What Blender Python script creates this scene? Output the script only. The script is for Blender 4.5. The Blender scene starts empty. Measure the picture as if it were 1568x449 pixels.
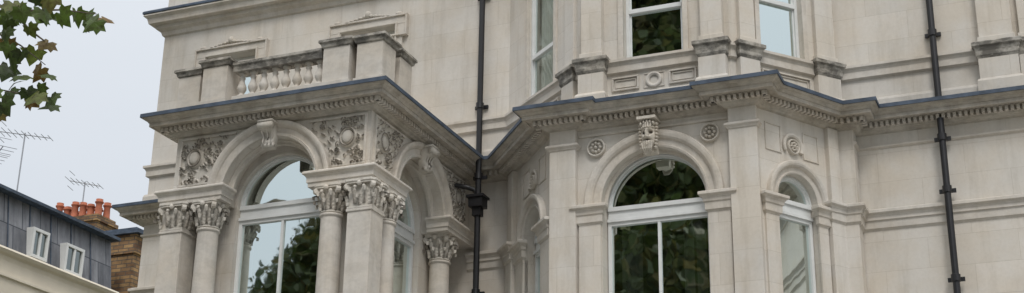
import bpy, bmesh, math, random
import numpy as np
from mathutils import Matrix, Vector
random.seed(7); rng=np.random.RandomState(11)
pi=math.pi
scene=bpy.context.scene
COL=bpy.context.collection

# ------------------------------------------------------------------ materials
def newmat(name):
    m=bpy.data.materials.new(name); m.use_nodes=True
    nt=m.node_tree; b=nt.nodes["Principled BSDF"]
    return m,nt,b
def N(nt,t,**k):
    n=nt.nodes.new(t)
    for a,v in k.items(): setattr(n,a,v)
    return n
def L(nt,a,b): nt.links.new(a,b)
def noise(nt,vec,scale,detail=4,rough=.55):
    n=N(nt,"ShaderNodeTexNoise"); n.inputs["Scale"].default_value=scale
    n.inputs["Detail"].default_value=detail; n.inputs["Roughness"].default_value=rough
    if vec is not None: L(nt,vec,n.inputs["Vector"])
    return n.outputs["Fac"]
def ramp(nt,fac,pts):
    r=N(nt,"ShaderNodeValToRGB"); e=r.color_ramp.elements
    e[0].position,e[0].color=pts[0][0],(*pts[0][1],1)
    e[1].position,e[1].color=pts[-1][0],(*pts[-1][1],1)
    for p,c in pts[1:-1]:
        q=e.new(p); q.color=(*c,1)
    L(nt,fac,r.inputs[0]); return r.outputs[0]
def mul(nt,a,b,fac=1.0,mode='MULTIPLY'):
    m=N(nt,"ShaderNodeMix"); m.data_type='RGBA'; m.blend_type=mode
    m.inputs[0].default_value=fac
    L(nt,a,m.inputs[6])
    if isinstance(b,tuple): m.inputs[7].default_value=(*b,1)
    else: L(nt,b,m.inputs[7])
    return m.outputs[2]
def scaled(nt,vec,s):
    m=N(nt,"ShaderNodeMapping"); m.inputs["Scale"].default_value=s; L(nt,vec,m.inputs[0]); return m.outputs[0]

def stone_mat(name,base=(.63,.60,.555),weather=0.0,joints=True,jh=.385,jw=1.05,crev=0,wr=(.40,.56),streak=.35):
    m,nt,b=newmat(name)
    geo=N(nt,"ShaderNodeNewGeometry"); pos=geo.outputs["Position"]
    big=noise(nt,pos,.55,5,.6)
    c=ramp(nt,big,[(.3,tuple(x*.87 for x in base)),(.5,base),(.72,tuple(min(1,x*1.06) for x in base))])
    c=mul(nt,c,ramp(nt,noise(nt,pos,1.5,4,.6),[(.36,(.95,.90,.83)),(.60,(1.0,1.0,1.0))]),.75)
    # rain streaks
    st=noise(nt,scaled(nt,pos,(4.5,4.5,.5)),1.0,5,.65)
    c=mul(nt,c,ramp(nt,st,[(.34,(.66,.63,.58)),(.50,(1,1,1))]),streak)
    # fine mottling
    c=mul(nt,c,ramp(nt,noise(nt,pos,26,5,.7),[(.3,(.88,.87,.85)),(.6,(1.02,1.02,1.02))]),.45)
    if weather>0:
        w=noise(nt,scaled(nt,pos,(2.2,2.2,3.5)),2.4,6,.7)
        c=mul(nt,c,ramp(nt,w,[(wr[0],(.20,.20,.20)),(wr[1],(1,1,1))]),weather)
    if crev:  # darkens the carved hollows: shade painted in for contrast, along with grime
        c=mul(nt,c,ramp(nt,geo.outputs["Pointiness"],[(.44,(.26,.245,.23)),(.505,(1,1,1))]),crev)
    hgt=noise(nt,pos,60,6,.7)
    bump=N(nt,"ShaderNodeBump"); bump.inputs["Strength"].default_value=.18; bump.inputs["Distance"].default_value=.006
    L(nt,hgt,bump.inputs["Height"]); nrm=bump.outputs[0]
    if joints:
        sx=N(nt,"ShaderNodeSeparateXYZ"); L(nt,pos,sx.inputs[0])
        ad=N(nt,"ShaderNodeMath"); ad.operation='ADD'; L(nt,sx.outputs[0],ad.inputs[0]); L(nt,sx.outputs[1],ad.inputs[1])
        cx=N(nt,"ShaderNodeCombineXYZ"); L(nt,ad.outputs[0],cx.inputs[0]); L(nt,sx.outputs[2],cx.inputs[1])
        br=N(nt,"ShaderNodeTexBrick"); L(nt,cx.outputs[0],br.inputs["Vector"])
        br.inputs["Scale"].default_value=1; br.inputs["Brick Width"].default_value=jw; br.inputs["Row Height"].default_value=jh
        br.inputs["Mortar Size"].default_value=.004; br.inputs["Mortar Smooth"].default_value=.5
        br.inputs["Color1"].default_value=(1.03,1.02,1.01,1); br.inputs["Color2"].default_value=(.87,.86,.84,1); br.inputs["Mortar"].default_value=(.60,.56,.50,1)
        c=mul(nt,c,br.outputs["Color"],.42)
        b2=N(nt,"ShaderNodeBump"); b2.inputs["Strength"].default_value=.35; b2.inputs["Distance"].default_value=.004; b2.invert=True
        L(nt,br.outputs["Fac"],b2.inputs["Height"]); L(nt,nrm,b2.inputs["Normal"]); nrm=b2.outputs[0]
    L(nt,c,b.inputs["Base Color"]); L(nt,nrm,b.inputs["Normal"])
    b.inputs["Roughness"].default_value=.88; b.inputs["Specular IOR Level"].default_value=.25
    return m
STONE=stone_mat("ashlar_stone")
TRIM=stone_mat("moulded_stone",base=(.615,.58,.53),joints=False,weather=.14)
CORN=stone_mat("sooty_cornice_stone",base=(.53,.495,.44),joints=False,weather=.36,wr=(.38,.60),streak=.5)
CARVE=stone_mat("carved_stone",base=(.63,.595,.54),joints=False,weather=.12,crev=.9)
WEATH=stone_mat("weathered_stone",base=(.46,.44,.40),joints=False,weather=.85,wr=(.42,.62))

def simple(name,col,rough=.6,var=.15,scale=8,metal=0,bump=0,spec=.5):
    m,nt,b=newmat(name); geo=N(nt,"ShaderNodeNewGeometry")
    f=noise(nt,geo.outputs["Position"],scale,5,.65)
    c=ramp(nt,f,[(.3,tuple(x*(1-var) for x in col)),(.7,tuple(min(1,x*(1+var)) for x in col))])
    L(nt,c,b.inputs["Base Color"]); b.inputs["Roughness"].default_value=rough; b.inputs["Metallic"].default_value=metal
    b.inputs["Specular IOR Level"].default_value=spec
    if bump:
        bm=N(nt,"ShaderNodeBump"); bm.inputs["Strength"].default_value=bump; bm.inputs["Distance"].default_value=.01
        L(nt,f,bm.inputs["Height"]); L(nt,bm.outputs[0],b.inputs["Normal"])
    return m
LEAD=simple("lead_flashing",(.06,.08,.112),.6,.45,5,bump=.3,spec=.3)
WHITE=simple("white_paint",(.68,.69,.68),.45,.07,6)
IRON=simple("black_cast_iron",(.010,.010,.012),.42,.3,20)
CREAM=simple("cream_render",(.70,.64,.53),.85,.08,1.5)
TERRA=simple("terracotta",(.40,.13,.07),.8,.25,6)
BARK=simple("bark",(.12,.10,.075),.9,.4,6,bump=.6)
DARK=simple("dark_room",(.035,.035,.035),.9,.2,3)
CURT=simple("net_curtain",(.62,.62,.58),.9,.06,4)
METAL=simple("aluminium",(.35,.36,.38),.4,.1,9,metal=.6)
GRASS=simple("grass_ground",(.06,.075,.035),.95,.3,1.2)
ASPH=simple("asphalt",(.05,.05,.052),.9,.2,30,bump=.3)
PAVE=simple("paving_stone",(.32,.31,.295),.9,.15,3)
LINE=simple("road_paint",(.7,.7,.66),.7,.1,12)

def glass_mat(name,fac,tint=(.55,.62,.60)):
    m=bpy.data.materials.new(name); m.use_nodes=True; nt=m.node_tree; nt.nodes.clear()
    o=N(nt,"ShaderNodeOutputMaterial"); mx=N(nt,"ShaderNodeMixShader"); tr=N(nt,"ShaderNodeBsdfTransparent"); gl=N(nt,"ShaderNodeBsdfGlossy")
    tr.inputs[0].default_value=(*tint,1); gl.inputs[0].default_value=(.90,1,.98,1); gl.inputs["Roughness"].default_value=.02
    geo=N(nt,"ShaderNodeNewGeometry"); bm=N(nt,"ShaderNodeBump"); bm.inputs["Strength"].default_value=.10; bm.inputs["Distance"].default_value=.02
    L(nt,noise(nt,geo.outputs["Position"],2.2,2,.4),bm.inputs["Height"]); L(nt,bm.outputs[0],gl.inputs["Normal"])
    mx.inputs[0].default_value=fac; L(nt,tr.outputs[0],mx.inputs[1]); L(nt,gl.outputs[0],mx.inputs[2]); L(nt,mx.outputs[0],o.inputs[0])
    return m
GLASS=glass_mat("window_glass",.78)
GLASSC=glass_mat("window_glass_clear",.30,(.85,.9,.88))

def brick_mat():
    m,nt,b=newmat("stock_brick"); geo=N(nt,"ShaderNodeNewGeometry")
    sx=N(nt,"ShaderNodeSeparateXYZ"); L(nt,geo.outputs["Position"],sx.inputs[0])
    ad=N(nt,"ShaderNodeMath"); ad.operation='ADD'; L(nt,sx.outputs[0],ad.inputs[0]); L(nt,sx.outputs[1],ad.inputs[1])
    cx=N(nt,"ShaderNodeCombineXYZ"); L(nt,ad.outputs[0],cx.inputs[0]); L(nt,sx.outputs[2],cx.inputs[1])
    br=N(nt,"ShaderNodeTexBrick"); L(nt,cx.outputs[0],br.inputs["Vector"]); br.inputs["Scale"].default_value=1
    br.inputs["Brick Width"].default_value=.3; br.inputs["Row Height"].default_value=.10; br.inputs["Mortar Size"].default_value=.012
    br.inputs["Color1"].default_value=(.40,.26,.12,1); br.inputs["Color2"].default_value=(.16,.09,.05,1); br.inputs["Mortar"].default_value=(.12,.10,.08,1)
    c=mul(nt,br.outputs["Color"],ramp(nt,noise(nt,geo.outputs["Position"],3,5,.7),[(.35,(.5,.47,.45)),(.6,(1.1,1.05,1))]),.9)
    L(nt,c,b.inputs["Base Color"]); b.inputs["Roughness"].default_value=.9
    return m
BRICK=brick_mat()
def slate_mat():
    m,nt,b=newmat("slate_and_lead"); geo=N(nt,"ShaderNodeNewGeometry")
    sx=N(nt,"ShaderNodeSeparateXYZ"); L(nt,geo.outputs["Position"],sx.inputs[0])
    cx=N(nt,"ShaderNodeCombineXYZ"); L(nt,sx.outputs[1],cx.inputs[0]); L(nt,sx.outputs[2],cx.inputs[1])
    br=N(nt,"ShaderNodeTexBrick"); L(nt,cx.outputs[0],br.inputs["Vector"]); br.inputs["Scale"].default_value=1
    br.inputs["Brick Width"].default_value=.6; br.inputs["Row Height"].default_value=.7; br.inputs["Mortar Size"].default_value=.014
    br.inputs["Color1"].default_value=(.18,.185,.20,1); br.inputs["Color2"].default_value=(.10,.105,.118,1); br.inputs["Mortar"].default_value=(.035,.04,.05,1)
    c=mul(nt,br.outputs["Color"],ramp(nt,noise(nt,scaled(nt,geo.outputs["Position"],(1,2.2,.6)),2.0,5,.7),[(.32,(.55,.56,.6)),(.62,(1.4,1.4,1.4))]),.9)
    L(nt,c,b.inputs["Base Color"]); b.inputs["Roughness"].default_value=.55
    return m
SLATE=slate_mat()
def leaf_mat(name,c1,c2,c3):
    m,nt,b=newmat(name); oi=N(nt,"ShaderNodeNewGeometry")
    c=ramp(nt,oi.outputs["Random Per Island"],[(0,c1),(.55,c2),(1,c3)])
    c=mul(nt,c,ramp(nt,noise(nt,oi.outputs["Position"],18,4,.6),[(.35,(.55,.42,.35)),(.6,(1.1,1.1,1))]),.85)
    L(nt,c,b.inputs["Base Color"]); b.inputs["Roughness"].default_value=.6
    tr=N(nt,"ShaderNodeBsdfTranslucent"); L(nt,c,tr.inputs[0]); mx=N(nt,"ShaderNodeMixShader"); mx.inputs[0].default_value=.35
    L(nt,b.outputs[0],mx.inputs[1]); L(nt,tr.outputs[0],mx.inputs[2]); L(nt,mx.outputs[0],nt.nodes["Material Output"].inputs[0])
    return m
LEAF=leaf_mat("plane_leaves",(.04,.065,.02),(.07,.10,.026),(.13,.115,.035))
LEAFN=leaf_mat("near_leaves",(.025,.04,.012),(.085,.14,.022),(.19,.11,.035))

# ------------------------------------------------------------------ mesh helper
def empty(name,parent=None):
    e=bpy.data.objects.new(name,None); COL.objects.link(e); e.parent=parent; return e
class Fr:
    def __init__(s,x,y,dx,dy):
        l=math.hypot(dx,dy); s.o=(x,y); s.d=(dx/l,dy/l); s.n=(dy/l,-dx/l)
    def p(s,u,n,z): return (s.o[0]+s.d[0]*u+s.n[0]*n, s.o[1]+s.d[1]*u+s.n[1]*n, z)
class M:
    def __init__(s): s.v=[]; s.f=[]
    def add(s,vs,fs):
        k=len(s.v); s.v+=[tuple(map(float,a)) for a in vs]; s.f+=[tuple(i+k for i in f) for f in fs]
    def box(s,fr,u0,u1,n0,n1,z0,z1):
        vs=[fr.p(u,n,z) for z in(z0,z1) for n in(n0,n1) for u in(u0,u1)]
        s.add(vs,[(0,1,3,2),(4,6,7,5),(0,4,5,1),(2,3,7,6),(0,2,6,4),(1,5,7,3)])
    def quad(s,a,b,c,d): s.add([a,b,c,d],[(0,1,2,3)])
    def lathe(s,cx,cy,prof,n=20,z0=0):
        vs=[];fs=[]
        for r,z in prof:
            for i in range(n):
                a=2*pi*i/n; vs.append((cx+r*math.cos(a),cy+r*math.sin(a),z0+z))
        for j in range(len(prof)-1):
            for i in range(n):
                k=(i+1)%n; fs.append((j*n+i,j*n+k,(j+1)*n+k,(j+1)*n+i))
        fs.append(tuple(range(n))[::-1]); fs.append(tuple((len(prof)-1)*n+i for i in range(n)))
        s.add(vs,fs)
    def tube(s,pts,rad,n=8):
        pts=[Vector(p) for p in pts]; rr=rad if isinstance(rad,(list,tuple)) else [rad]*len(pts)
        vs=[];fs=[]
        for i,p in enumerate(pts):
            t=(pts[min(i+1,len(pts)-1)]-pts[max(i-1,0)]).normalized()
            a=t.cross(Vector((0,0,1)));
            if a.length<.05: a=t.cross(Vector((1,0,0)))
            a.normalize(); b=t.cross(a)
            for k in range(n):
                w=2*pi*k/n; vs.append(p+(a*math.cos(w)+b*math.sin(w))*rr[i])
        for i in range(len(pts)-1):
            for k in range(n):
                q=(k+1)%n; fs.append((i*n+k,i*n+q,(i+1)*n+q,(i+1)*n+k))
        fs.append(tuple(range(n))); fs.append(tuple((len(pts)-1)*n+k for k in range(n))[::-1])
        s.add(vs,fs)
    def ball(s,c,r,fr=None,n=8,m=6):
        vs=[];fs=[]; rx,rn,rz=(r,r,r) if not isinstance(r,tuple) else r
        for j in range(m+1):
            t=pi*j/m
            for i in range(n):
                a=2*pi*i/n; x=rx*math.sin(t)*math.cos(a); y=rn*math.sin(t)*math.sin(a); z=rz*math.cos(t)
                if fr: vs.append(fr.p(c[0]+x,c[1]+y,c[2]+z))
                else: vs.append((c[0]+x,c[1]+y,c[2]+z))
        for j in range(m):
            for i in range(n):
                k=(i+1)%n; fs.append((j*n+i,j*n+k,(j+1)*n+k,(j+1)*n+i))
        s.add(vs,fs)
    def obj(s,name,mat,parent=None,smooth=False,bevel=0,weld=False):
        me=bpy.data.meshes.new(name); me.from_pydata(s.v,[],s.f); me.update()
        bm=bmesh.new(); bm.from_mesh(me)
        if weld: bmesh.ops.remove_doubles(bm,verts=bm.verts,dist=1e-4)
        bmesh.ops.recalc_face_normals(bm,faces=bm.faces); bm.to_mesh(me); bm.free()
        me.materials.append(mat)
        if smooth:
            for p in me.polygons: p.use_smooth=True
        ob=bpy.data.objects.new(name,me); COL.objects.link(ob); ob.parent=parent
        if bevel:
            b=ob.modifiers.new("bevel",'BEVEL'); b.width=bevel; b.segments=2; b.limit_method='ANGLE'
        return ob
def mitre(path):
    P=[Vector(p) for p in path]; out=[]
    ns=[]
    for a,b in zip(P[:-1],P[1:]):
        d=(b-a).normalized(); ns.append(Vector((d.y,-d.x)))
    for i in range(len(P)):
        if i==0: out.append(ns[0])
        elif i==len(P)-1: out.append(ns[-1])
        else:
            a,b=ns[i-1],ns[i]; out.append((a+b)/(1+a.dot(b)))
    return P,out
def sweep(m,path,prof):
    P,O=mitre(path); k=len(prof); vs=[];fs=[]
    for p,o in zip(P,O):
        for q,z in prof: vs.append((p.x+o.x*q,p.y+o.y*q,z))
    for i in range(len(P)-1):
        for j in range(k-1): fs.append((i*k+j,(i+1)*k+j,(i+1)*k+j+1,i*k+j+1))
    fs.append(tuple(range(k))); fs.append(tuple((len(P)-1)*k+j for j in range(k))[::-1])
    m.add(vs,fs)
def dentils(m,path,o0,o1,z0,z1,w,g):
    P,O=mitre(path)
    for i in range(len(P)-1):
        a=P[i]+O[i]*o1; b=P[i+1]+O[i+1]*o1; ln=(b-a).length
        d=(P[i+1]-P[i]).normalized()
        if (b-a).dot(d)<.03: continue
        cnt=max(1,int((ln-g*.5)//(w+g))); step=ln/cnt; fr=Fr(a.x,a.y,d.x,d.y)
        for c in range(cnt):
            u=(c+.5)*step; m.box(fr,u-w/2,u+w/2,-(o1-o0),0,z0,z1)
def wall(m,fr,u0,u1,z0,z1,ops,n=0,t=.3,seg=28):
    u=u0
    for (uc,hw,zs,zt,arch) in sorted(ops):
        a,b=uc-hw,uc+hw
        m.quad(fr.p(u,n,z0),fr.p(a,n,z0),fr.p(a,n,z1),fr.p(u,n,z1))
        if zs>z0:
            m.quad(fr.p(a,n,z0),fr.p(b,n,z0),fr.p(b,n,zs),fr.p(a,n,zs))
            m.quad(fr.p(a,n,zs),fr.p(b,n,zs),fr.p(b,n-t,zs),fr.p(a,n-t,zs))
        if arch: pts=[(uc-hw*math.cos(pi*i/seg),zt+hw*math.sin(pi*i/seg)) for i in range(seg+1)]
        else: pts=[(a,zt),(b,zt)]
        for (p,q),(r,s_) in zip(pts[:-1],pts[1:]):
            m.quad(fr.p(p,n,q),fr.p(r,n,s_),fr.p(r,n,z1),fr.p(p,n,z1))
            m.quad(fr.p(p,n,q),fr.p(r,n,s_),fr.p(r,n-t,s_),fr.p(p,n-t,q))
        for e in(a,b): m.quad(fr.p(e,n,max(zs,z0)),fr.p(e,n-t,max(zs,z0)),fr.p(e,n-t,zt),fr.p(e,n,zt))
        u=b
    m.quad(fr.p(u,n,z0),fr.p(u1,n,z0),fr.p(u1,n,z1),fr.p(u,n,z1))
def arch(m,fr,uc,zs,prof,seg=36,a0=0,a1=pi):
    k=len(prof); vs=[];fs=[]
    for i in range(seg+1):
        a=a0+(a1-a0)*i/seg
        for r,n in prof: vs.append(fr.p(uc-r*math.cos(a),n,zs+r*math.sin(a)))
    for i in range(seg):
        for j in range(k-1): fs.append((i*k+j,(i+1)*k+j,(i+1)*k+j+1,i*k+j+1))
    full=abs(a1-a0-2*pi)<1e-6
    if not full: fs+= [tuple(range(k)),tuple(seg*k+j for j in range(k))[::-1]]
    m.add(vs,fs)
def frame_rect(m,fr,u0,u1,z0,z1,w,n0,n1):
    m.box(fr,u0,u1,n0,n1,z0,z0+w); m.box(fr,u0,u1,n0,n1,z1-w,z1)
    m.box(fr,u0,u0+w,n0,n1,z0+w,z1-w); m.box(fr,u1-w,u1,n0,n1,z0+w,z1-w)

mansion=empty("stone_mansion")
# frames
PX0,PX1,PY=-10.80,-7.96,14.58; PW=PX1-PX0; PD=17.55-PY
PF=Fr(PX0,PY,1,0); PS=Fr(PX1,PY,0,1); PL=Fr(PX0,17.55,0,-1)
CE=(-2.80,17.28)
BF=Fr(-6.18,16.15,1,0); BR=Fr(-3.51,16.15,CE[0]+3.51,CE[1]-16.15); BL=Fr(-7.36,17.55,1.18,-1.4)
LBR=math.hypot(CE[0]+3.51,CE[1]-16.15); LBL=math.hypot(1.18,1.4)
PE=CE[0]+.24
MW=Fr(-13.47,17.55,1,0); ML=Fr(-13.47,30,0,-1)
ULX=-7.38
UF=Fr(-5.85,16.30,1,0); UR=Fr(-3.85,16.30,1.1,1.25); UL=Fr(ULX,17.55,-5.85-ULX,-1.25)
LUR=math.hypot(1.1,1.25); LUL=math.hypot(-5.85-ULX,1.25)
X=lambda x:x+13.47   # main wall u
# ------------------------------------------------------------------ main walls
m=M()
ops=[(X(-12.13),.46,9.5,11.03,False),(X(-9.70),.465,9.5,11.05,False)]
wall(m,MW,0,X(9),0,15,ops,t=.28)
m.quad((-13.47,17.55,0),(-13.47,30,0),(-13.47,30,15),(-13.47,17.55,15))
m.quad((9,17.55,0),(9,30,0),(9,30,15),(9,17.55,15))
m.quad((-13.47,30,0),(9,30,0),(9,30,15),(-13.47,30,15))
m.quad((-13.47,17.55,15),(9,17.55,15),(9,30,15),(-13.47,30,15))
# porch: outer arcade wall and inner wall
pc=-9.365-PX0; side_c=1.42
wall(m,PF,0,PW,7.40,8.62,[(pc,.68,7.0,7.5,True)],t=.30)
wall(m,PF,0,PW,0,8.6,[(pc,.64,3.4,7.42,True)],n=-.30,t=.16)
wall(m,PS,0,PD,7.40,8.62,[(side_c,.68,7.0,7.5,True)],t=.30)
wall(m,PS,.3,PD,0,8.6,[(side_c,.62,3.4,7.42,True)],n=-.30,t=.16)
wall(m,PL,0,PD,7.40,8.62,[],t=.3); wall(m,PL,0,PD-.3,0,7.4,[],n=-.3)
for a,b in((0,pc-.68),(pc+.68,PW)): m.quad(PF.p(a,0,7.4),PF.p(b,0,7.4),PF.p(b,-.3,7.4),PF.p(a,-.3,7.4))
for a,b in((.3,side_c-.68),(side_c+.68,PD)): m.quad(PS.p(a,0,7.4),PS.p(b,0,7.4),PS.p(b,-.3,7.4),PS.p(a,-.3,7.4))
m.quad((PX0,PY,8.62),(PX1,PY,8.62),(PX1,17.55,8.62),(PX0,17.55,8.62))
m.box(PS,.01,PD,-.3,.12,0,3.3); m.box(PF,0,PW,-.3,.12,0,3.297); m.box(PL,0,PD,-.3,.12,0,3.294)
# bay lower
bc=1.335; rc=.59; rh=.34; lc=LBL-.72; rz=7.27
wall(m,BF,0,2.67,0,8.62,[(bc,.67,3.4,7.33,True)],t=.27)
wall(m,BR,0,LBR,0,8.62,[(rc,rh,3.4,rz,True)],t=.25)
wall(m,BL,0,LBL,0,8.62,[(lc,.35,3.4,7.24,True)],t=.25)
m.box(Fr(CE[0],CE[1],1,0),0,PE-CE[0],-.25,0,0,8.6)
m.add([(-7.36,17.55,8.62),(-6.18,16.15,8.62),(-3.51,16.15,8.62),(CE[0],CE[1],8.62),(PE,CE[1],8.62),(PE,17.55,8.62)],[(0,1,2,3,4,5)])
# bay upper
uu=LUL-1.03
wall(m,UF,0,2.0,8.6,14,[(1.0,.40,9.27,11.3,False)],t=.22)
wall(m,UR,0,LUR,8.6,14,[(.80,.34,9.27,11.3,False)],t=.2)
wall(m,UL,0,LUL,8.6,14,[(uu,.36,9.27,11.3,False)],t=.12)
m.obj("ashlar_walls",STONE,mansion)

# ------------------------------------------------------------------ main cornice
cpath=[(-13.47,30),(-13.47,17.55),(PX0,17.55),(PX0,PY),(PX1,PY),(PX1,17.55),(-7.36,17.55),(-6.18,16.15),
 (-6.18,16.05),(-5.83,16.05),(-5.83,16.15),(-3.86,16.15),(-3.86,16.05),(-3.51,16.05),(-3.51,16.15),CE,(PE,CE[1]),(PE,17.55),(9,17.55)]
m=M(); sweep(m,cpath,[(-.02,8.63),(.32,8.585),(.350,8.58),(.350,8.560),(.335,8.540),(.31,8.530),(.29,8.510),(.285,8.500),(.275,8.500),(.275,8.450),(.25,8.450),(.25,8.462),(.115,8.462),(.115,8.405),(.09,8.40),(.08,8.385),(.055,8.372),(.04,8.355),(.0,8.345),(-.02,8.345)])
m.obj("main_cornice",CORN,mansion)
m=M(); dentils(m,cpath,.11,.18,8.400,8.456,.038,.030); m.obj("dentils",TRIM,mansion)
m=M(); sweep(m,cpath,[(-.01,8.67),(.335,8.615),(.365,8.61),(.367,8.560),(.354,8.560),(.354,8.583),(.325,8.588),(-.01,8.633)])
m.obj("lead_flashing",LEAD,mansion)
m=M()
upath=[(-13.47,30),(-13.47,17.55),(ULX,17.55),(-5.85,16.30),(-3.85,16.30),(-2.75,17.55),(9,17.55)]
sill=[(-.01,9.33),(.05,9.325),(.085,9.31),(.085,9.275),(.06,9.255),(.045,9.225),(.045,9.14),(.03,9.135),(.0,9.12),(-.01,9.12)]
sweep(m,upath,sill)
sweep(m,upath,[(-.01,8.86),(.035,8.84),(.05,8.80),(.05,8.60),(-.01,8.60)])
imp=[(-.01,7.345),(.055,7.34),(.10,7.32),(.10,7.285),(.07,7.265),(.055,7.235),(.055,7.20),(.035,7.19),(.03,7.10),(.015,7.09),(0,7.07),(-.01,7.07)]
strip=[(-.01,8.20),(.03,8.19),(.03,8.165),(.012,8.15),(-.01,8.14)]
sweep(m,[(PE,CE[1]),(PE,17.55),(9,17.55)],imp)
sweep(m,[(PX1,17.55),(-7.36,17.55)],imp)
sweep(m,[(-13.47,30),(-13.47,17.55),(PX0,17.55),(PX0,17.25)],imp)
sweep(m,[(PE,CE[1]+.01),(PE,17.55),(9,17.55)],strip)
sweep(m,[(-13.47,30),(-13.47,17.55),(PX0,17.55)],strip)
dz=-.07
sweep(m,[(-13.47,30),(-13.47,17.55),(9,17.55)],[(a,b+dz) for a,b in [(-.01,12.05),(.25,11.99),(.27,11.93),(.22,11.89),(.20,11.81),(.12,11.80),(.11,11.74),(.05,11.70),(.03,11.64),(-.01,11.62)]])
m.obj("string_courses",TRIM,mansion)
m=M(); sweep(m,[(-13.47,30),(-13.47,17.55),(9,17.55)],[(a,b+dz) for a,b in [(-.01,12.09),(.26,12.02),(.28,12.0),(.28,11.965),(.255,11.965),(.25,11.995),(-.01,12.055)]]); m.obj("roof_lead",LEAD,mansion)

# ------------------------------------------------------------------ upper left windows
archi=M(); sash=M(); glz=M(); glzc=M(); dark=M(); curt=M(); orn=M()
def sash_rect(fr,u0,u1,z0,z1,n,mid=None,w=.05,g=glz,mull=None,back=.35):
    frame_rect(sash,fr,u0,u1,z0,z1,w,n,n+.05)
    frame_rect(sash,fr,u0+w,u1-w,z0+w,z1-w,.022,n-.01,n+.025)
    if mid: sash.box(fr,u0+w,u1-w,n+.004,n+.06,mid-.03,mid+.03)
    if mull: sash.box(fr,mull-.02,mull+.02,n,n+.045,z0+w,z1-w)
    g.quad(fr.p(u0+w,n+.012,z0+w),fr.p(u1-w,n+.012,z0+w),fr.p(u1-w,n+.012,z1-w),fr.p(u0+w,n+.012,z1-w))
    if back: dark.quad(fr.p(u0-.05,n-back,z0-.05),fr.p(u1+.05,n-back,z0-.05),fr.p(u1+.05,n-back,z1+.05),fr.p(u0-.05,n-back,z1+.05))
def curtain(fr,u0,u1,z0,z1,n,amp=.025,wl=.09):
    k=int((u1-u0)/.012); vs=[];fs=[]
    for i in range(k+1):
        u=u0+(u1-u0)*i/k; d=n+amp*math.sin(2*pi*u/wl+1.5*math.sin(u*9))
        vs+=[fr.p(u,d,z0),fr.p(u,d,z1)]
    for i in range(k): fs.append((2*i,2*i+2,2*i+3,2*i+1))
    curt.add(vs,fs)
for xc,hw,zt in((-12.13,.46,11.03),(-9.70,.465,11.05)):
    uc=X(xc); w=.12
    for (a,b,c,d,n1) in((uc-hw-w,uc-hw,9.45,zt-.18,.05),(uc+hw,uc+hw+w,9.45,zt-.18,.05),
        (uc-hw-w-.06,uc-hw,zt-.18,zt,.052),(uc+hw,uc+hw+w+.06,zt-.18,zt,.052),(uc-hw-w-.06,uc+hw+w+.06,zt,zt+.13,.055)):
        archi.box(MW,a,b,-.01,n1,c,d)
    frame_rect(archi,MW,uc-hw-w-.085,uc+hw+w+.085,zt-.20,zt+.155,.028,-.01,.085)
    frame_rect(archi,MW,uc-hw-.035,uc+hw+.035,9.4,zt+.035,.03,-.01,.072)
    archi.box(MW,uc-hw-.2,uc+hw+.2,-.01,.13,9.36,9.44)
    for s in(-1,1):
        for q in range(5):
            orn.ball((uc+s*(.05+q*.075),.06,zt+.20-.012*q),(.045,.04,.028-.003*q),MW)
        orn.ball((uc+s*(hw+.06),.06,zt+.17),(.06,.03,.03),MW)
    orn.ball((uc,.07,zt+.23),(.05,.05,.06),MW)
    sash_rect(MW,uc-hw,uc+hw,9.5,zt,-.2,mid=10.3)
    curtain(MW,uc-hw,uc+hw,9.5,zt-.25,-.30)

# ------------------------------------------------------------------ porch
trim=M(); weath=M()
ap=[(-.01,7.60),(.15,7.595),(.17,7.575),(.17,7.555),(.145,7.54),(.125,7.51),(.125,7.45),(.11,7.448),(.11,7.395),(-.01,7.395)]
xl=-9.365-.735; xr=-9.365+.735
sweep(trim,[(PX0,17.4),(PX0,PY),(xl,PY),(xl,PY+.15)],ap)
sweep(trim,[(xr,PY+.15),(xr,PY),(PX1,PY),(PX1,PY+side_c-.735),(PX1-.2,PY+side_c-.735)],ap)
sweep(trim,[(PX1-.2,PY+side_c+.735),(PX1,PY+side_c+.735),(PX1,17.54)],ap)
aprof=[(.68,-.02),(.68,.035),(.715,.045),(.722,.022),(.79,.028),(.80,.05),(.825,.075),(.85,.085),(.875,.085),(.885,.07),(.885,-.01)]
for F_,c_ in((PF,pc),(PS,side_c)):
    arch(trim,F_,c_,7.5,aprof)
    arch(trim,F_,c_,7.5,[(.62,-.17),(.62,-.13),(.65,-.12),(.665,-.10),(.685,-.10)])
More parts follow.
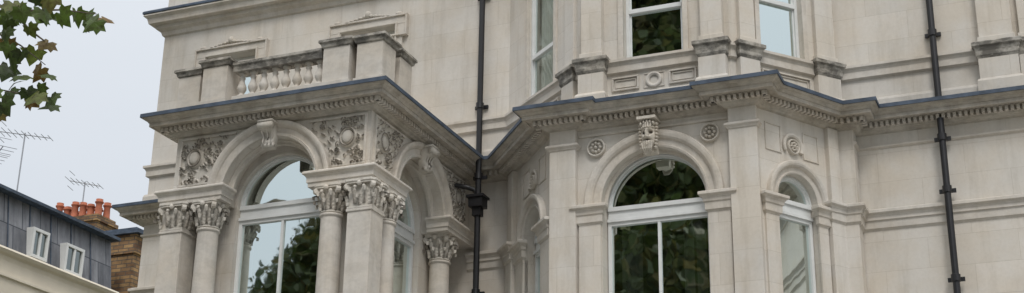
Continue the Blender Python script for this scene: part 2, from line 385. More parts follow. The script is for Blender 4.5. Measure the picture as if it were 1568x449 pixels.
# carved relief
def relief(name,fr,u0,u1,z0,z1,mask,seed,boss,nb=-.014,hm=.078,nleaf=110):
    R=np.random.RandomState(seed); res=.007
    nu=int((u1-u0)/res); nz=int((z1-z0)/res)
    U,Z=np.meshgrid(np.linspace(u0,u1,nu),np.linspace(z0,z1,nz)); H=np.zeros_like(U)
    for _ in range(12):
        cu,cz=R.uniform(u0,u1),R.uniform(z0,z1); RR=R.uniform(.05,.085); a=RR/1.9; sg=R.choice([-1,1])
        rho=np.hypot(U-cu,Z-cz); ph=np.arctan2(Z-cz,U-cu)*sg
        s=(.5+.5*np.cos(2*pi*(rho/a-ph/(2*pi))))**1.3*np.clip((RR-rho)/.02,0,1)
        H=np.where(rho<RR,np.maximum(H*.3,s*.95),H)
    for _ in range(nleaf):
        cu,cz=R.uniform(u0,u1),R.uniform(z0,z1); t=R.uniform(0,2*pi); la=R.uniform(.024,.05); lb=la*R.uniform(.32,.5)
        p=((U-cu)*math.cos(t)+(Z-cz)*math.sin(t))/la; q=(-(U-cu)*math.sin(t)+(Z-cz)*math.cos(t))/lb
        e=p*p+q*q
        s=np.sqrt(np.clip(1-e,0,1))*R.uniform(.6,1)
        H=np.where(e<1,np.maximum(H*.4,s),np.where(e<1.7,H*.25,H))
    if boss:
        cu,cz,ra,rb=boss; e=np.sqrt(((U-cu)/ra)**2+((Z-cz)/rb)**2)
        s=np.where(e<.68,.55+.35*np.sqrt(np.clip(1-(e/.68)**2,0,1)),np.where(e<.78,.2,.95-np.abs(e-.89)*3))
        H=np.where(e<1.0,s,np.where(e<1.12,H*.2,H))
    mk=mask(U,Z); H=H*hm+nb; H=np.where(mk,H,-.03)
    mm=M(); vs=[fr.p(float(U[j,i]),float(max(H[j,i],.002)),float(Z[j,i])) for j in range(nz) for i in range(nu)]
    fs=[(j*nu+i,j*nu+i+1,(j+1)*nu+i+1,(j+1)*nu+i) for j in range(nz-1) for i in range(nu-1) if mk[j,i] and mk[j+1,i+1] and mk[j,i+1] and mk[j+1,i]]
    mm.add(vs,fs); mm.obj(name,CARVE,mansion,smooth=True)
msk=lambda uc,r:(lambda U,Z:(np.hypot(U-uc,Z-7.5)>r))
relief("spandrel_carving",PF,.10,.87,7.68,8.29,msk(pc,.91),3,(.30,8.03,.115,.13))
relief("spandrel_carving",PF,2.0,2.76,7.68,8.29,msk(pc,.91),5,(2.53,8.03,.115,.13))
relief("spandrel_carving",PS,.10,.86,7.70,8.29,msk(side_c,.91),6,(.30,8.03,.11,.13))
relief("spandrel_carving",PS,1.98,2.75,7.70,8.29,msk(side_c,.91),8,(2.52,8.02,.10,.13))
def spand_border(fr,uc,r,u0,u1,z0,z1):
    w=.028
    trim.box(fr,u0-w,u1+w,-.005,.03,z1,z1+w)
    outer=u0-w if u1<=uc+.01 else u1
    trim.box(fr,outer,outer+w,-.005,.032,z0,z1)
    dd=math.sqrt(max(0,r*r-(z0-7.5)**2))
    if u1<=uc: trim.box(fr,u0-w,uc-dd,-.005,.03,z0-w,z0)
    else: trim.box(fr,uc+dd,u1+w,-.005,.03,z0-w,z0)
spand_border(PF,pc,.91,.10,.87,7.68,8.29); spand_border(PF,pc,.91,2.0,2.76,7.68,8.29)
spand_border(PS,side_c,.91,.10,.86,7.70,8.29); spand_border(PS,side_c,.91,1.98,2.75,7.70,8.29)
def scroll_key(fr,uc,z0,z1,w0,w1,proj):
    prof=[(0,z0),(.05,z0-.005),(proj*.55,z0+.02),(proj*.6,z0+.08),(proj*.5,z0+.14),(proj*.62,z0+.20),(proj,z1-.08),(proj*1.05,z1-.03),(proj*.95,z1),(0,z1)]
    vs=[];fs=[]
    for s in(-1,1):
        for n,z in prof:
            f=(z-z0)/(z1-z0); vs.append(fr.p(uc+s*(w0+(w1-w0)*f),n,z))
    k=len(prof)
    for j in range(k-1): fs.append((j,j+1,k+j+1,k+j))
    fs+= [tuple(range(k)),tuple(range(k,2*k))[::-1]]
    orn.add(vs,fs)
    for s in(-1,0,1):
        orn.tube([fr.p(uc+s*w0*.8,proj*.6,z0+.03),fr.p(uc+s*w0*.85,proj*.62,z0+.08),fr.p(uc+s*w0*.9,proj*.55,z0+.14),fr.p(uc+s*w1*.8,proj*.75,z0+.22),fr.p(uc+s*w1*.8,proj*1.04,z1-.07)],.014,6)
    orn.tube([fr.p(uc-w1*1.15,proj*.95,z1-.045),fr.p(uc+w1*1.15,proj*.95,z1-.045)],.045,12)
    orn.tube([fr.p(uc-w0*1.15,proj*.45,z0+.035),fr.p(uc+w0*1.15,proj*.45,z0+.035)],.032,10)
    orn.box(fr,uc-w1*1.2,uc+w1*1.2,0,proj*1.1,z1,z1+.025)
scroll_key(PF,pc,8.00,8.32,.07,.09,.19); scroll_key(PS,side_c,8.00,8.32,.07,.09,.19)
# columns, piers & capitals
cols=M(); caps=M(); piers=M()
def capital(cx,cy,z0,h,R,square=False):
    prof=[(R*1.0,0),(R*1.12,.01),(R*1.12,.025),(R*.98,.035),(R*1.0,.4*h),(R*1.1,.7*h),(R*1.3,.88*h)]
    if square:
        q=Fr(cx-R,cy-R,1,0); caps.box(q,0,2*R,-2*R,0,z0,z0+.88*h)
        caps.box(q,-.015,2*R+.015,-2*R-.015,.015,z0,z0+.025)
    else: caps.lathe(cx,cy,prof,20,z0)
    base=R*1.02
    def leaf(ang,h0,h1,wd,out,rb):
        ca,sa=math.cos(ang),math.sin(ang); vs=[];fs=[]; K=8
        for i in range(K+1):
            t=i/K
            if t<.75: rr=rb+.012+out*.45*(t/.75)**2; z=h0+(h1-h0)*(t/.75)
            else:
                c=(t-.75)/.25*pi*.9; rr=rb+.012+out*.45+out*.4*math.sin(c)+out*.15*(1-math.cos(c)); z=h1-out*.35*(1-math.cos(c))+.015*math.sin(c)
            w=wd*(.75+.35*math.sin(t*pi))*(1 if i%2 else .74)*(1-.55*max(0,t-.7)/.3)
            for s in(-1,-.5,0,.5,1):
                ro=rr+(.020 if s==0 else (.002 if abs(s)<.9 else -.010))
                vs.append((cx+ro*ca-s*w*sa,cy+ro*sa+s*w*ca,z0+z))
        for i in range(K):
            for j in range(4): fs.append((i*5+j,i*5+j+1,(i+1)*5+j+1,(i+1)*5+j))
        caps.add(vs,fs)
    def rb(a):
        if not square: return base
        return R/max(abs(math.cos(a)),abs(math.sin(a)))
    for i in range(8):
        a=i*pi/4; leaf(a,.03,.45*h,.048,.085,rb(a))
    for i in range(8):
        a=i*pi/4+pi/8; leaf(a,.06,.72*h,.042,.095,rb(a))
    A=R*1.40
    for i in range(4):
        a=pi/4+i*pi/2; rr=A*1.14; px,py=cx+rr*math.cos(a),cy+rr*math.sin(a); t=(-math.sin(a),math.cos(a))
        caps.tube([(px-t[0]*.026,py-t[1]*.026,z0+.80*h),(px+t[0]*.026,py+t[1]*.026,z0+.80*h)],.042,10)
        caps.tube([(cx+R*.9*math.cos(a),cy+R*.9*math.sin(a),z0+.5*h),(cx+R*1.25*math.cos(a),cy+R*1.25*math.sin(a),z0+.78*h),(px,py,z0+.86*h)],[.02,.025,.03],6)
        b=i*pi/2; rm=(base*1.35 if not square else R*1.25)
        caps.ball((cx+rm*math.cos(b),cy+rm*math.sin(b),z0+.88*h),.034)
        for s in(-1,1):
            tb=(-math.sin(b),math.cos(b)); caps.ball((cx+rm*.97*math.cos(b)+s*.06*tb[0],cy+rm*.97*math.sin(b)+s*.06*tb[1],z0+.76*h),.024)
    pts=[]
    for i in range(4):
        a=pi/4+i*pi/2
        for dd in(-.12,.12): pts.append((A*1.28*math.cos(a+dd),A*1.28*math.sin(a+dd)))
        b=a+pi/4
        for dd in(-.3,0,.3): rr=A*(.93+.5*abs(dd)); pts.append((rr*math.cos(b+dd),rr*math.sin(b+dd)))
    n=len(pts)
    for (za,zb,sc) in((.88*h,.95*h,.95),(.95*h,h+.01,1.0)):
        vs=[(cx+p[0]*sc,cy+p[1]*sc,z0+z) for z in(za,zb) for p in pts]
        caps.add(vs,[tuple(range(n))[::-1],tuple(range(n,2*n))]+[(i,(i+1)%n,n+(i+1)%n,n+i) for i in range(n)])
def column(cx,cy,r=.138):
    cols.lathe(cx,cy,[(r*1.45,3.3),(r*1.45,3.4),(r*1.3,3.42),(r*1.38,3.46),(r*1.2,3.5),(r*1.25,3.54),(r*1.12,3.57),(r*1.07,3.62),(r*1.08,4.6),(r*1.04,5.9),(r*.96,7.0),(r*.96,7.01),(r*1.07,7.015),(r*1.09,7.03),(r*1.07,7.045),(r*.95,7.05)],28)
    capital(cx,cy,7.05,.345,.130)
def pier(cx,cy,hw=.16):
    f=Fr(cx-hw,cy-hw,1,0)
    piers.box(f,0,2*hw,-2*hw,0,3.5,7.05); piers.box(f,-.04,2*hw+.04,-2*hw-.04,.04,3.3,3.5); piers.box(f,-.015,2*hw+.015,-2*hw-.015,.015,7.01,7.045)
    capital(cx,cy,7.05,.345,.152,True)
column(-10.23,14.62); column(-8.46,14.62); pier(-10.68,14.62); pier(-8.0,14.62)
column(-8.0,15.12); column(-8.08,16.90)
cols.obj("column_shafts",TRIM,mansion,smooth=True); piers.obj("corner_piers",TRIM,mansion,bevel=.006)
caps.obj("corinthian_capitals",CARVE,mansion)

# balustrade
bal=M()
for a,b in(((-9.93,14.40),(-8.62,14.40)),):
    f=Fr(a[0],14.42,1,0); ln=b[0]-a[0]
    trim.box(f,0,ln,-.19,0,8.63,8.76); 
    for i in range(8):
        u=ln*(i+.5)/8
        bal.lathe(a[0]+u,14.52,[(.055,8.76),(.055,8.79),(.032,8.80),(.032,8.82),(.045,8.84),(.062,8.88),(.060,8.91),(.036,8.97),(.028,9.01),(.040,9.025),(.040,9.04),(.03,9.05),(.03,9.07),(.05,9.08),(.05,9.105)],16)
    sweep(weath,[(a[0],14.42),(b[0],14.42)],[(-.2,9.235),(0,9.23),(.03,9.22),(.03,9.185),(.01,9.165),(.0,9.10),(-.19,9.10)])
def ped(x0,x1,y0,y1,z0=8.62,z1=9.19):
    f=Fr(x0,y0,1,0); w=x1-x0; d=y1-y0
    trim.box(f,0,w,-d,0,z0,z1); trim.box(f,-.025,w+.025,-d-.025,.025,z0,z0+.10)
    loop=[(x0+w/2,y1),(x0,y1),(x0,y0),(x1,y0),(x1,y1),(x0+w/2,y1)]
    sweep(weath,loop,[(-.15,z1+.13),(.0,z1+.12),(.05,z1+.10),(.055,z1+.065),(.03,z1+.05),(.02,z1+.01),(0,z1),(-.01,z1)])
    weath.box(f,.02,w-.02,-d+.02,-.02,z1+.1,z1+.128)
ped(-10.84,-10.50,14.52,14.86); ped(-10.36,-9.99,14.37,14.74); ped(-8.58,-8.21,14.37,14.74); ped(-8.12,-7.76,14.40,14.76); ped(-8.11,-7.78,14.92,15.26)
bal.obj("balusters",TRIM,mansion,smooth=True)
trim.box(Fr(-10.5,14.9,1,0),0,.2,-2.6,0,8.625,9.0)

def arch_window(fr,uc,r,zs,n,z0=3.4,mull=True,g=glz,tb=.17):
    arch(sash,fr,uc,zs,[(r+.01,n-.02),(r+.01,n+.05),(r-.025,n+.055),(r-.03,n+.03),(r-.05,n+.03),(r-.052,n-.02)])
    sash.box(fr,uc-r,uc+r,n-.02,n+.06,zs-.035,zs+.02)
    sash.box(fr,uc-r,uc+r,n-.02,n+.035,zs-tb+.03,zs-.035)
    sash.box(fr,uc-r,uc+r,n-.02,n+.07,zs-tb-.01,zs-tb+.03)
    zb=zs-tb-.01
    frame_rect(sash,fr,uc-r,uc+r,z0,zb,.045,n-.02,n+.045)
    if mull: sash.box(fr,uc-.018,uc+.018,n-.018,n+.04,z0+.045,zb-.045)
    k=24; rr=r-.045
    vs=[fr.p(uc,n+.01,zs)]+[fr.p(uc-rr*math.cos(pi*i/k),n+.01,zs+rr*math.sin(pi*i/k)) for i in range(k+1)]
    g.add(vs,[(0,i+1,i+2) for i in range(k)])
    g.quad(fr.p(uc-rr,n+.01,z0),fr.p(uc+rr,n+.01,z0),fr.p(uc+rr,n+.01,zb),fr.p(uc-rr,n+.01,zb))
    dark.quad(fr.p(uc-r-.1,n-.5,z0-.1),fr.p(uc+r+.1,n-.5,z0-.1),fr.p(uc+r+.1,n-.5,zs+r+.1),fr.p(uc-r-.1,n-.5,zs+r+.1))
arch_window(PF,pc,.64,7.42,-.42); arch_window(PS,side_c,.61,7.42,-.42,mull=False)
arch_window(BF,bc,.66,7.33,-.24); arch_window(BR,rc,rh-.01,rz,-.12,mull=False); arch_window(BL,lc,.34,7.24,-.18,mull=False)
for a in(bc-.50,bc-.36,bc+.30,bc+.46): curtain(BF,a-.06,a+.08,3.5,7.1,-.42,amp=.02,wl=.05)

# ------------------------------------------------------------------ bay details
bp=[(.67,-.02),(.67,.03),(.70,.04),(.706,.018),(.775,.025),(.785,.05),(.81,.07),(.84,.078),(.875,.078),(.89,.06),(.89,-.01)]
arch(trim,BF,bc,7.33,bp)
arch(trim,BF,bc,7.33,[(.63,-.12),(.63,-.09),(.66,-.08),(.68,-.08)])
sc=[(rh+(r-.67)*.75,n) for r,n in bp]
arch(trim,BR,rc,rz,sc); arch(trim,BL,lc,7.24,[(.35+(r-.67)*.75,n) for r,n in bp])
pil=M()
impost=[(-.01,7.335),(.06,7.33),(.095,7.315),(.095,7.28),(.065,7.262),(.05,7.235),(.045,7.20),(.03,7.19),(.028,7.10),(.012,7.09),(0,7.07),(-.01,7.07)]
def imp_block(fr,u0,u1,n,dz=0):
    pts=[fr.p(u0,0,0)[:2],fr.p(u0,n,0)[:2],fr.p(u1,n,0)[:2],fr.p(u1,0,0)[:2]]
    sweep(trim,pts,[(a,z+dz) for a,z in impost])
    pil.box(fr,u0,u1,-.05,n,3.3,7.075+dz)
for u0,u1 in((0,.35),(2.32,2.67)):
    pil.box(BF,u0,u1,-.1,.10,3.3,8.35)
    pts=[BF.p(u0,0,0)[:2],BF.p(u0,.10,0)[:2],BF.p(u1,.10,0)[:2],BF.p(u1,0,0)[:2]]
    sweep(trim,pts,[(-.01,8.16),(.03,8.155),(.045,8.14),(.045,8.12),(.02,8.10),(.012,8.08),(-.01,8.08)])
imp_block(BF,.37,.655,.035); imp_block(BF,2.015,2.30,.035)
imp_block(BR,.03,rc-rh,.03,-.065); imp_block(BR,rc+rh,1.09,.03,-.065); imp_block(BR,1.11,LBR+.02,.08,.02)
imp_block(BL,lc+.35,LBL-.03,.03,-.09); imp_block(BL,.42,lc-.35,.03,-.09); imp_block(BL,.14,.40,.08,-.02)
pil.box(BR,1.15,LBR,-.05,.07,7.3,8.35); pil.box(BL,.16,.38,-.05,.07,7.3,8.35)
imp_block(Fr(CE[0],CE[1],1,0),.03,PE-CE[0]-.002,.03,.02)
def roundel(fr,u,z,r,n=0):
    arch(orn,fr,u,z,[(r*.78,n-.005),(r*.78,n+.035),(r*.86,n+.05),(r*.94,n+.05),(r,n+.03),(r,n-.005)],seg=32,a0=0,a1=2*pi)
    for i in range(8):
        a=2*pi*i/8
        orn.ball((u+r*.46*math.cos(a),n+.015,z+r*.46*math.sin(a)),(r*.17,.05,r*.17),fr)
    orn.ball((u,n+.03,z),(r*.18,.045,r*.18),fr)
roundel(BF,bc-.735,8.09,.125); roundel(BF,bc+.735,8.10,.125)
roundel(BR,rc-.03,7.96,.10); roundel(BL,lc+.02,7.94,.10)
for fr,c,zz in((BR,rc-.03,7.96),(BL,lc+.02,7.94)):
    arch(trim,fr,c,zz,[(.125,-.01),(.125,.03),(.145,.045),(.165,.045),(.175,.03),(.175,-.01)],seg=24,a0=-.45,a1=pi+.45)
    for a,b in((c-.46,c-.19),(c+.19,c+.46)):
        frame_rect(trim,fr,a,b,7.84,8.20,.016,-.004,.014)
trim.box(BF,.36,2.31,-.004,.022,8.25,8.29)
def head(fr,uc,zc):
    hh=M(); nu,nv=44,52; vs=[];fs=[]
    g=lambda x,y,cx,cy,sx,sy:math.exp(-((x-cx)/sx)**2-((y-cy)/sy)**2)
    N0=.11
    for j in range(nv+1):
        t=pi*j/nv; y=math.cos(t)
        for i in range(nu):
            a=2*pi*i/nu; x=math.sin(t)*math.cos(a); d=math.sin(t)*math.sin(a)
            wx=.098*(1-.22*max(0,-y)); dd=.10*d
            if d>0:
                dd+=.08*g(x,y,0,.02,.17,.22)+.03*g(x,y,0,.25,.13,.2)
                dd+=.042*(g(x,y,-.4,.34,.3,.08)+g(x,y,.4,.34,.3,.08))
                dd-=.065*(g(x,y,-.4,.17,.24,.12)+g(x,y,.4,.17,.24,.12))
                dd+=.018*(g(x,y,-.38,.16,.1,.05)+g(x,y,.38,.16,.1,.05))
                dd+=.018*(g(x,y,-.5,-.05,.2,.15)+g(x,y,.5,-.05,.2,.15))
                dd+=.04*(g(x,y,-.25,-.2,.28,.07)+g(x,y,.25,-.2,.28,.07))
                dd-=.06*g(x,y,0,-.33,.24,.06)
                if y<-.38: dd+=.04*abs(math.sin(x*11+3*y))*min(1,(-y-.3)*3)+.02
                if y>.45: dd+=.035*abs(math.sin(x*10))+.012
            vs.append(fr.p(uc+wx*x,N0+dd,zc+.205*y))
    for j in range(nv):
        for i in range(nu):
            k=(i+1)%nu; fs.append((j*nu+i,j*nu+k,(j+1)*nu+k,(j+1)*nu+i))
    hh.add(vs,fs)
    R=random.Random(4)
    for s in(-1,1):
        for q in range(8):
            z=zc+.15-q*.044; hh.ball((uc+s*(.104-.005*max(0,q-4)),N0+.02+.01*R.random(),z),(.026,.04,.019),fr)
    for q in range(-2,3): hh.ball((uc+q*.04,N0+.07,zc+.175-.006*q*q),(.017,.045,.028),fr)
    for q in range(-2,3): hh.tube([fr.p(uc+q*.032,N0+.11,zc-.11),fr.p(uc+q*.026,N0+.10,zc-.18),fr.p(uc+q*.014,N0+.05,zc-.25)],[.014,.013,.006],6)
    hh.box(fr,uc-.12,uc+.12,0,N0+.13,zc+.205,zc+.24); hh.box(fr,uc-.085,uc+.085,-.02,N0,zc-.20,zc+.205)
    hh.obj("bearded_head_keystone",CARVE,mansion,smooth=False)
head(BF,bc-.01,8.105)

# ------------------------------------------------------------------ upper bay details
up=M()
def pedestal(fr,u0,u1,n,shaft=True):
    up.box(fr,u0,u1,-.02,n,8.86,9.14); 
    pts=[fr.p(u0,0,0)[:2],fr.p(u0,n,0)[:2],fr.p(u1,n,0)[:2],fr.p(u1,0,0)[:2]]
    sweep(weath,pts,[(-.01,9.36),(.03,9.355),(.06,9.335),(.06,9.29),(.035,9.27),(.02,9.22),(.02,9.17),(0,9.13),(-.01,9.13)])
    sweep(trim,pts,[(-.01,8.87),(.02,8.85),(.035,8.82),(.035,8.60),(-.01,8.60)])
    if shaft:
        up.box(fr,u0+.035,u1-.035,-.02,n-.03,9.35,14)
        up.box(fr,u0+.015,u1-.015,-.02,n-.01,9.35,9.43)
pedestal(UF,.02,.37,.16); pedestal(UF,1.62,1.97,.16)
pedestal(UR,.08,.38,.10); pedestal(UR,1.28,LUR-.02,.10)
pedestal(UL,LUL-.36,LUL-.06,.08); 
pedestal(MW,X(-.98),X(-.50),.14); pedestal(MW,X(-.495),X(.1),.10)
def panel(fr,u0,u1,z0,z1):
    frame_rect(trim,fr,u0,u1,z0,z1,.022,-.004,.03); frame_rect(trim,fr,u0+.04,u1-.04,z0+.04,z1-.04,.012,-.004,.016)
panel(UF,.44,.80,8.89,9.08); panel(UF,1.20,1.56,8.89,9.08)
arch(trim,UF,1.0,8.985,[(.06,-.005),(.06,.02),(.085,.035),(.105,.03),(.11,-.005)],seg=28,a0=0,a1=2*pi)
frame_rect(trim,UF,.86,1.14,8.885,9.085,.012,-.004,.014)
panel(UR,.46,1.22,8.89,9.08); panel(UL,.35,1.45,8.89,9.08)
for fr,uc,hw in((UF,1.0,.40),(UR,.80,.34),(UL,uu,.36)):
    for s in(-1,1):
        a=uc+s*hw; b=a+s*.07; archi.box(fr,min(a,b),max(a,b),-.01,.03,9.33,11.4)
sash_rect(UF,.60,1.40,9.27,11.3,-.16,mid=10.05,w=.045)
sash_rect(UR,.46,1.14,9.27,11.3,-.12,mid=10.12,w=.045)
sash_rect(UL,uu-.36,uu+.36,9.27,11.3,-.08,mid=9.97,w=.045,g=glzc)
curtain(UL,uu-.33,uu+.33,9.3,11.2,-.18,amp=.02,wl=.07)

up.obj("upper_pedestals_and_pilasters",STONE,mansion,bevel=.006)
pil.obj("pilasters",STONE,mansion,bevel=.006)
trim.obj("stone_mouldings",TRIM,mansion,bevel=.004)
weath.obj("weathered_copings",WEATH,mansion)
archi.obj("window_architraves",TRIM,mansion,bevel=.004)
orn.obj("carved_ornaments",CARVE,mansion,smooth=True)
sash.obj("window_frames",WHITE,mansion,bevel=.003)
glz.obj("window_panes",GLASS,mansion); glzc.obj("clear_window_panes",GLASSC,mansion)
dark.obj("dark_interiors",DARK,mansion); curt.obj("net_curtains",CURT,mansion,smooth=True)

# ------------------------------------------------------------------ drainpipes
def pipe(x,y,z0,z1,hopper=None,name="drainpipe",r=.042,collars=()):
    m=M(); m.tube([(x,y,z0),(x,y,z1)],r,14)
    for z in collars:
        m.lathe(x,y,[(r,0),(r*1.35,.005),(r*1.35,.09),(r,.095)],14,z)
        m.box(Fr(x-.10,y+.02,1,0),0,.20,-.06,-.03,z+.02,z+.07)
    if hopper:
        z=hopper; m.box(Fr(x-.10,y-.10,1,0),0,.20,-.2,0,z,z+.13); m.box(Fr(x-.125,y-.125,1,0),0,.25,-.24,0,z+.13,z+.165)
        m.box(Fr(x-.06,y-.06,1,0),0,.12,-.12,0,z-.12,z)
        m.tube([(x-.33,y-.15,z+.33),(x-.12,y-.05,z+.29),(x-.05,y,z+.26),(x-.01,y,z+.15)],.032,10)
    return m.obj(name,IRON,None)
pipe(-7.64,17.13,0,8.55,hopper=7.84,collars=(6.6,8.25)); 
pipe(-7.79,17.46,8.62,14,name="drainpipe",collars=(9.45,11.2))
pipe(-1.50,17.40,0,8.40,name="drainpipe",collars=(6.3,7.42,8.1)); pipe(-1.50,17.46,8.60,14,name="drainpipe",collars=(9.55,))

# ------------------------------------------------------------------ neighbours
h=empty("slate_roof_house")
m=M(); 
A=[(-21.85,12,10.5),(-21.85,27.5,10.5),(-22.05,27.5,11.9),(-22.05,12,11.9)]
m.quad(*A); m.quad((-21.85,27.5,10.5),(-30,27.5,10.5),(-30,27.5,11.9),(-22.05,27.5,11.9)); m.quad(A[3],A[2],(-30,27.5,12.2),(-30,12,12.2))
m.obj("mansard_slopes",SLATE,h)
m=M(); f=Fr(-21.85,12,0,1)
m.box(f,-.1,15.55,-.3,.06,11.86,11.93)
for u in range(21): m.tube([(-21.84,12.3+u*.72,10.52),(-22.04,12.3+u*.72,11.87)],.018,6)
m.obj("lead_rolls",LEAD,h)
m=M(); m.box(Fr(-21.75,12,0,1),0,15.5,-8,0,0,10.42)
sweep(m,[(-21.75,12),(-21.75,27.5)],[(-.1,10.56),(.12,10.55),(.15,10.5),(.1,10.44),(.03,10.40),(0,10.3),(-.1,10.3)])
sweep(m,[(-21.75,12),(-21.75,27.5)],[(0,10.02),(.05,10.0),(.05,9.95),(0,9.93)])
m.obj("rendered_walls",CREAM,h)
m=M(); g=M()
for y0,y1,z0,z1 in((24.45,25.0,10.62,11.3),(25.6,26.25,10.58,11.26)):
    f=Fr(-21.80,y0,0,1); w=y1-y0
    frame_rect(m,f,0,w,z0,z1,.07,-.3,.05); m.box(f,w/2-.03,w/2+.03,-.05,.04,z0,z1)
    g.quad(f.p(.05,0,z0),f.p(w-.05,0,z0),f.p(w-.05,0,z1),f.p(.05,0,z1))
m.obj("dormer_frames",WHITE,h,bevel=.005); g.obj("dormer_glass",glass_mat("dormer_glass",.25,(.2,.2,.2)),h)
m=M(); 
h2=empty("brick_house")
m.box(Fr(-23.9,28.2,1,0),0,2.05,-1.4,0,0,12.25)
m.box(Fr(-23.95,28.15,1,0),0,2.15,-1.5,0,11.75,11.83)
m.box(Fr(-26.7,30,1,0),0,2.1,-.8,0,0,13.65); m.box(Fr(-26.76,29.94,1,0),0,2.22,-.92,0,13.45,13.55)
m.box(Fr(-28,29.6,1,0),0,5.5,-6,0,0,11.0)
m.obj("brick_walls_and_stacks",BRICK,h2)
m=M(); m.box(Fr(-24.02,28.08,1,0),0,2.3,-1.65,0,12.25,12.33); m.box(Fr(-23.9,28.2,1,0),.05,2.0,-1.3,-.05,12.33,12.45)
m.obj("chimney_flashing",LEAD,h2)
m=M()
for i in range(8):
    x=-26.6+i*.265; 
    hgt=.34+.26*random.random()
    for yy in(30.2,30.55):
        m.lathe(x,yy,[(.12,0),(.10,.05),(.085,hgt*.7),(.10,hgt*.75),(.12,hgt*.8),(.12,hgt*.86),(.09,hgt*.9),(.10,hgt)],14,13.65)
m.obj("chimney_pots",TERRA,h2,smooth=True)
def antenna(x,y,z0,z1,ln,ang,name="tv_antenna",el=9):
    m=M(); m.tube([(x,y,z0),(x,y,z1)],.018,6)
    dx,dy=math.cos(ang),math.sin(ang); zc=z1-.08
    m.tube([(x-dx*ln*.5,y-dy*ln*.5,zc+.12),(x+dx*ln*.5,y+dy*ln*.5,zc-.06)],.013,6)
    for i in range(el):
        t=-.5+i/(el-1); q=.34-.018*i; px,py,pz=x+dx*ln*t,y+dy*ln*t,zc+.03-.18*t
        m.tube([(px+dy*q,py-dx*q,pz),(px-dy*q,py+dx*q,pz)],.008,5)
    for s in(-.22,.22): m.tube([(x-dx*ln*.45-dy*.2,y-dy*ln*.45+dx*.2,zc+.12+s),(x-dx*ln*.45+dy*.2,y-dy*ln*.45-dx*.2,zc+.12+s)],.008,5)
    m.obj(name,METAL)
antenna(-24.0,26.2,11.9,14.5,1.3,.35); antenna(-24.6,26.0,11.9,14.0,.8,2.6,el=6); antenna(-25.4,30.3,13.6,14.75,.9,.3,el=7)

# ------------------------------------------------------------------ ground, road, trees
def slab(name,x0,x1,y0,y1,z,mat,h=None):
    m=M(); 
    if h: m.box(Fr(x0,y0,1,0),0,x1-x0,-(y1-y0),0,z-h,z)
    else: m.quad((x0,y0,z),(x1,y0,z),(x1,y1,z),(x0,y1,z))
    return m.obj(name,mat)
slab("ground",-400,400,-400,400,0,GRASS)
slab("road",-400,400,-4,3,.004,ASPH); 
slab("pavement",-200,200,3,6,.124,PAVE,.12); slab("pavement",-200,200,-7.5,-4,.124,PAVE,.12); slab("forecourt",-14,9,6.0,17.5,.008,PAVE)
m=M()
for i in range(-20,20): m.quad((i*4,-.55,.008),(i*4+2,-.55,.008),(i*4+2,-.45,.008),(i*4,-.45,.008))
m.obj("road_markings",LINE)
def leafquads(P,size,rs):
    n=len(P); d=rs.normal(size=(n,3)); d/=np.linalg.norm(d,axis=1)[:,None]; e=np.cross(d,rs.normal(size=(n,3))); e/=np.linalg.norm(e,axis=1)[:,None]
    s=size*rs.uniform(.6,1.3,size=(n,1)); a=P-d*s; b=P+e*s*.6; c=P+d*s; f=P-e*s*.6
    V=np.stack([a,b,c,f],1).reshape(-1,3); return V,[(4*i,4*i+1,4*i+2,4*i+3) for i in range(n)]
def tree(name,x,y,H,R,zb,n,seed,size=.2,ncl=70):
    rs=np.random.RandomState(seed); e=empty(name)
    t=M(); t.tube([(x,y,0),(x+.1,y,zb*.6),(x,y+.1,zb),(x+.1,y,H*.8)],[.35,.28,.22,.06],12)
    cl=[]
    for i in range(ncl):
        a=rs.uniform(0,2*pi); zz=zb+(H-R*.2-zb)*(i+rs.uniform(0,1))/ncl; f=(zz-zb)/(H-zb); env=R*max(.25,math.sin(min(pi*.97,(.22+f*.78)*pi)))**.7
        rr=env*rs.uniform(.1,.85); c=np.array([x+rr*math.cos(a),y+rr*math.sin(a),zz]); cl.append((c,rs.uniform(.16,.28)*R+.35))
        if i%3==0: t.tube([(x,y,max(zb*.7,zz-rr*1.0)),tuple((c+np.array([x,y,zz-rr*.3]))/2),tuple(c)],[.10,.06,.02],6)
    t.obj("trunk_and_limbs",BARK,e)
    P=[]
    for c,r in cl:
        k=int(n/len(cl)); d=rs.normal(size=(k,3)); d/=np.linalg.norm(d,axis=1)[:,None]; P.append(c+d*r*rs.uniform(.3,1.0,size=(k,1))*np.array([1.1,1.1,.9]))
    V,F=leafquads(np.concatenate(P),size,rs)
    me=bpy.data.meshes.new("crown"); me.from_pydata(V.tolist(),[],F); me.materials.append(LEAF); o=bpy.data.objects.new("crown",me); COL.objects.link(o); o.parent=e
tree("plane_tree",-11.5,-5.6,24,5.0,4,34000,1,.20,90)
tree("plane_tree",-20.2,-5.6,15.0,3.0,3.5,28000,2,.16,90)
tree("plane_tree",-3.5,-6.5,20,4.0,4,18000,5,.22)
tree("plane_tree",-14.0,-13,31,6.0,5,30000,9,.30,90)
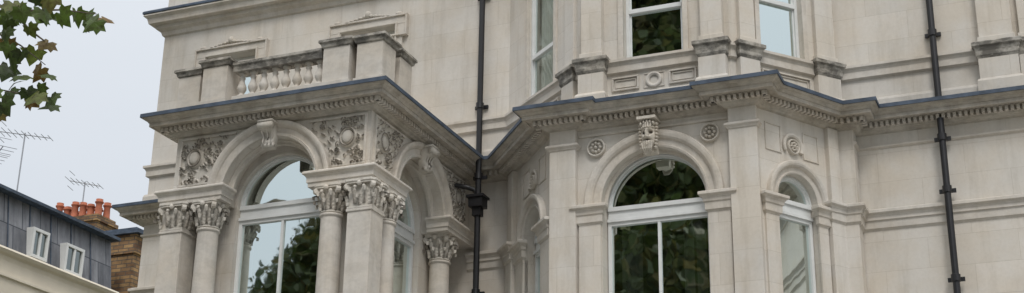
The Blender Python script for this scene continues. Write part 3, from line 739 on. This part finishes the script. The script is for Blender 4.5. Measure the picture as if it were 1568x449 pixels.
# foreground plane tree: trunk well off to the left, long branch hanging over the view
e=empty("plane_tree"); t=M(); tx,ty=-19.5,7.6
t.tube([(tx,ty,0),(tx+.1,ty,3),(tx+.3,ty+.1,6),(tx+.5,ty,9),(tx+.6,ty,13)],[.42,.36,.3,.22,.1],12)
r0=np.array([.9229,.385,0]); C0=np.array([-8.97,10,7.33])
def W(a,b,dep=0):
    return C0+r0*(a-80)/159+np.array([0,0,1])*(80-b)/150+np.array([-.45,.8,.2])*dep
br=[[(tx+.3,ty+.1,6.5),(-17.0,8.0,9.2),(-13.5,8.7,9.9),(-11.3,9.2,9.1),tuple(W(-60,-10)),tuple(W(10,15)),tuple(W(85,12)),tuple(W(140,18))],
    [tuple(W(-60,-10)),tuple(W(-20,45)),tuple(W(30,70)),tuple(W(72,100))],
    [tuple(W(-60,-10)),tuple(W(-30,90)),tuple(W(10,140)),tuple(W(70,150))],
    [tuple(W(10,15)),tuple(W(40,45)),tuple(W(65,62))]]
t.tube(br[0],[.2,.14,.09,.05,.03,.015,.009,.004],8)
for b in br[1:]: t.tube(b,[.02,.012,.008,.004][:len(b)],6)
t.obj("trunk_and_branches",BARK,e)
LF=M(); rr=random.Random(21)
out=[(0,-.05),(.10,-.20),(.30,-.26),(.32,-.10),(.54,.02),(.40,.14),(.42,.36),(.24,.32),(.16,.44),(0,.66),(-.16,.44),(-.24,.32),(-.42,.36),(-.40,.14),(-.54,.02),(-.32,-.10),(-.30,-.26),(-.10,-.20)]
def leaf(c,s):
    a=rr.uniform(-1.0,1.0)+pi; tilt=rr.uniform(-.9,.9); tl2=rr.uniform(-.9,.9)
    Mx=Matrix.Rotation(.395,3,'Z')@Matrix.Rotation(tl2,3,'Z')@Matrix.Rotation(tilt,3,'X')@Matrix.Rotation(a,3,'Y')
    vs=[]
    vs.append(tuple(Vector(c)+Mx@Vector((0,-.06*s,.1*s))))
    for x,y in out:
        v=Mx@Vector((x*s,.5*s*(x*x)*1.2,y*s)); vs.append(tuple(Vector(c)+v))
    n=len(out); LF.add(vs,[(0,1+i,1+(i+1)%n) for i in range(n)])
pts=[(12,8),(30,18),(55,5),(62,22),(80,5),(100,38),(98,5),(150,38),(137,8),(68,66),(50,52),(20,46),(38,66),(12,68),(0,34),(46,92),(26,97),(6,95),(76,116),(60,108),(15,116),(45,144),(62,152),(80,152),(30,167),(2,150),(2,175),(-10,60),(-15,110),(-20,20),(40,32),(22,80),(10,22),(40,8),(66,8),(28,32),(78,158),(18,12),(68,24),(84,148),(0,54),(35,118),(8,106),(20,64),(110,10),(55,130),(12,135)]
for a,b in pts:
    leaf(tuple(W(a+rr.uniform(-3,3),b+rr.uniform(-3,3),rr.uniform(-.5,.5))),rr.uniform(.17,.27))
for i in range(1400):
    leaf((rr.uniform(-23,-16.6),rr.uniform(4.5,9.5),rr.uniform(8,14)),.24)
LF.obj("leaves",LEAFN,e)

# ------------------------------------------------------------------ sky, sun
w=bpy.data.worlds.new("World"); scene.world=w; w.use_nodes=True; nt=w.node_tree; bg=nt.nodes["Background"]
sky=N(nt,"ShaderNodeTexSky"); sky.sky_type='NISHITA'; sky.sun_disc=False; sky.sun_elevation=math.radians(50); sky.sun_rotation=math.radians(152); sky.dust_density=4; sky.air_density=1.2
tc=N(nt,"ShaderNodeTexCoord"); sp=N(nt,"ShaderNodeSeparateXYZ"); L(nt,tc.outputs["Generated"],sp.inputs[0])
cl=ramp(nt,sp.outputs[2],[(0,(.335,.345,.36)),(.30,(.365,.385,.415)),(.5,(.43,.45,.475)),(.75,(.82,.83,.85)),(1,(1.0,1.0,1.0))])
nz=noise(nt,scaled(nt,tc.outputs["Generated"],(1,1,2.5)),1.6,4,.5)
cl=mul(nt,cl,ramp(nt,nz,[(.3,(.93,.94,.95)),(.7,(1.05,1.05,1.04))]),.8)
vm=N(nt,"ShaderNodeVectorMath"); vm.operation='SCALE'; vm.inputs[3].default_value=20.5; L(nt,cl,vm.inputs[0])
mx=N(nt,"ShaderNodeMix"); mx.data_type='RGBA'; mx.inputs[0].default_value=.9; L(nt,sky.outputs[0],mx.inputs[6]); L(nt,vm.outputs[0],mx.inputs[7])
L(nt,mx.outputs[2],bg.inputs[0]); bg.inputs[1].default_value=.1
sd=bpy.data.lights.new("sun",'SUN'); sd.energy=1.35; sd.angle=math.radians(16); sd.color=(1,.97,.93)
so=bpy.data.objects.new("sun",sd); COL.objects.link(so)
el=math.radians(50); az=math.radians(-62)
dirv=Vector((math.cos(az)*math.cos(el),math.sin(az)*math.cos(el),math.sin(el))); so.rotation_euler=dirv.to_track_quat('Z','Y').to_euler()

# ------------------------------------------------------------------ camera
f,th,ps,ro=2214.,math.radians(20.86),math.radians(22.645),math.radians(.87)
hv=Vector((-math.sin(ps),math.cos(ps),0)); rv=Vector((math.cos(ps),math.sin(ps),0)); z=Vector((0,0,1))
fw=math.cos(th)*hv+math.sin(th)*z; uv=math.cos(th)*z-math.sin(th)*hv
r=math.cos(ro)*rv+math.sin(ro)*uv; u=-math.sin(ro)*rv+math.cos(ro)*uv
cd=bpy.data.cameras.new("Camera"); cd.sensor_width=36; cd.lens=f/1568*36; cd.clip_end=2000
cam=bpy.data.objects.new("Camera",cd); COL.objects.link(cam)
cam.matrix_world=Matrix(((r.x,u.x,-fw.x,0),(r.y,u.y,-fw.y,0),(r.z,u.z,-fw.z,1.6),(0,0,0,1)))
scene.camera=cam
scene.view_settings.view_transform='Standard'; scene.view_settings.look='None'; scene.view_settings.exposure=0
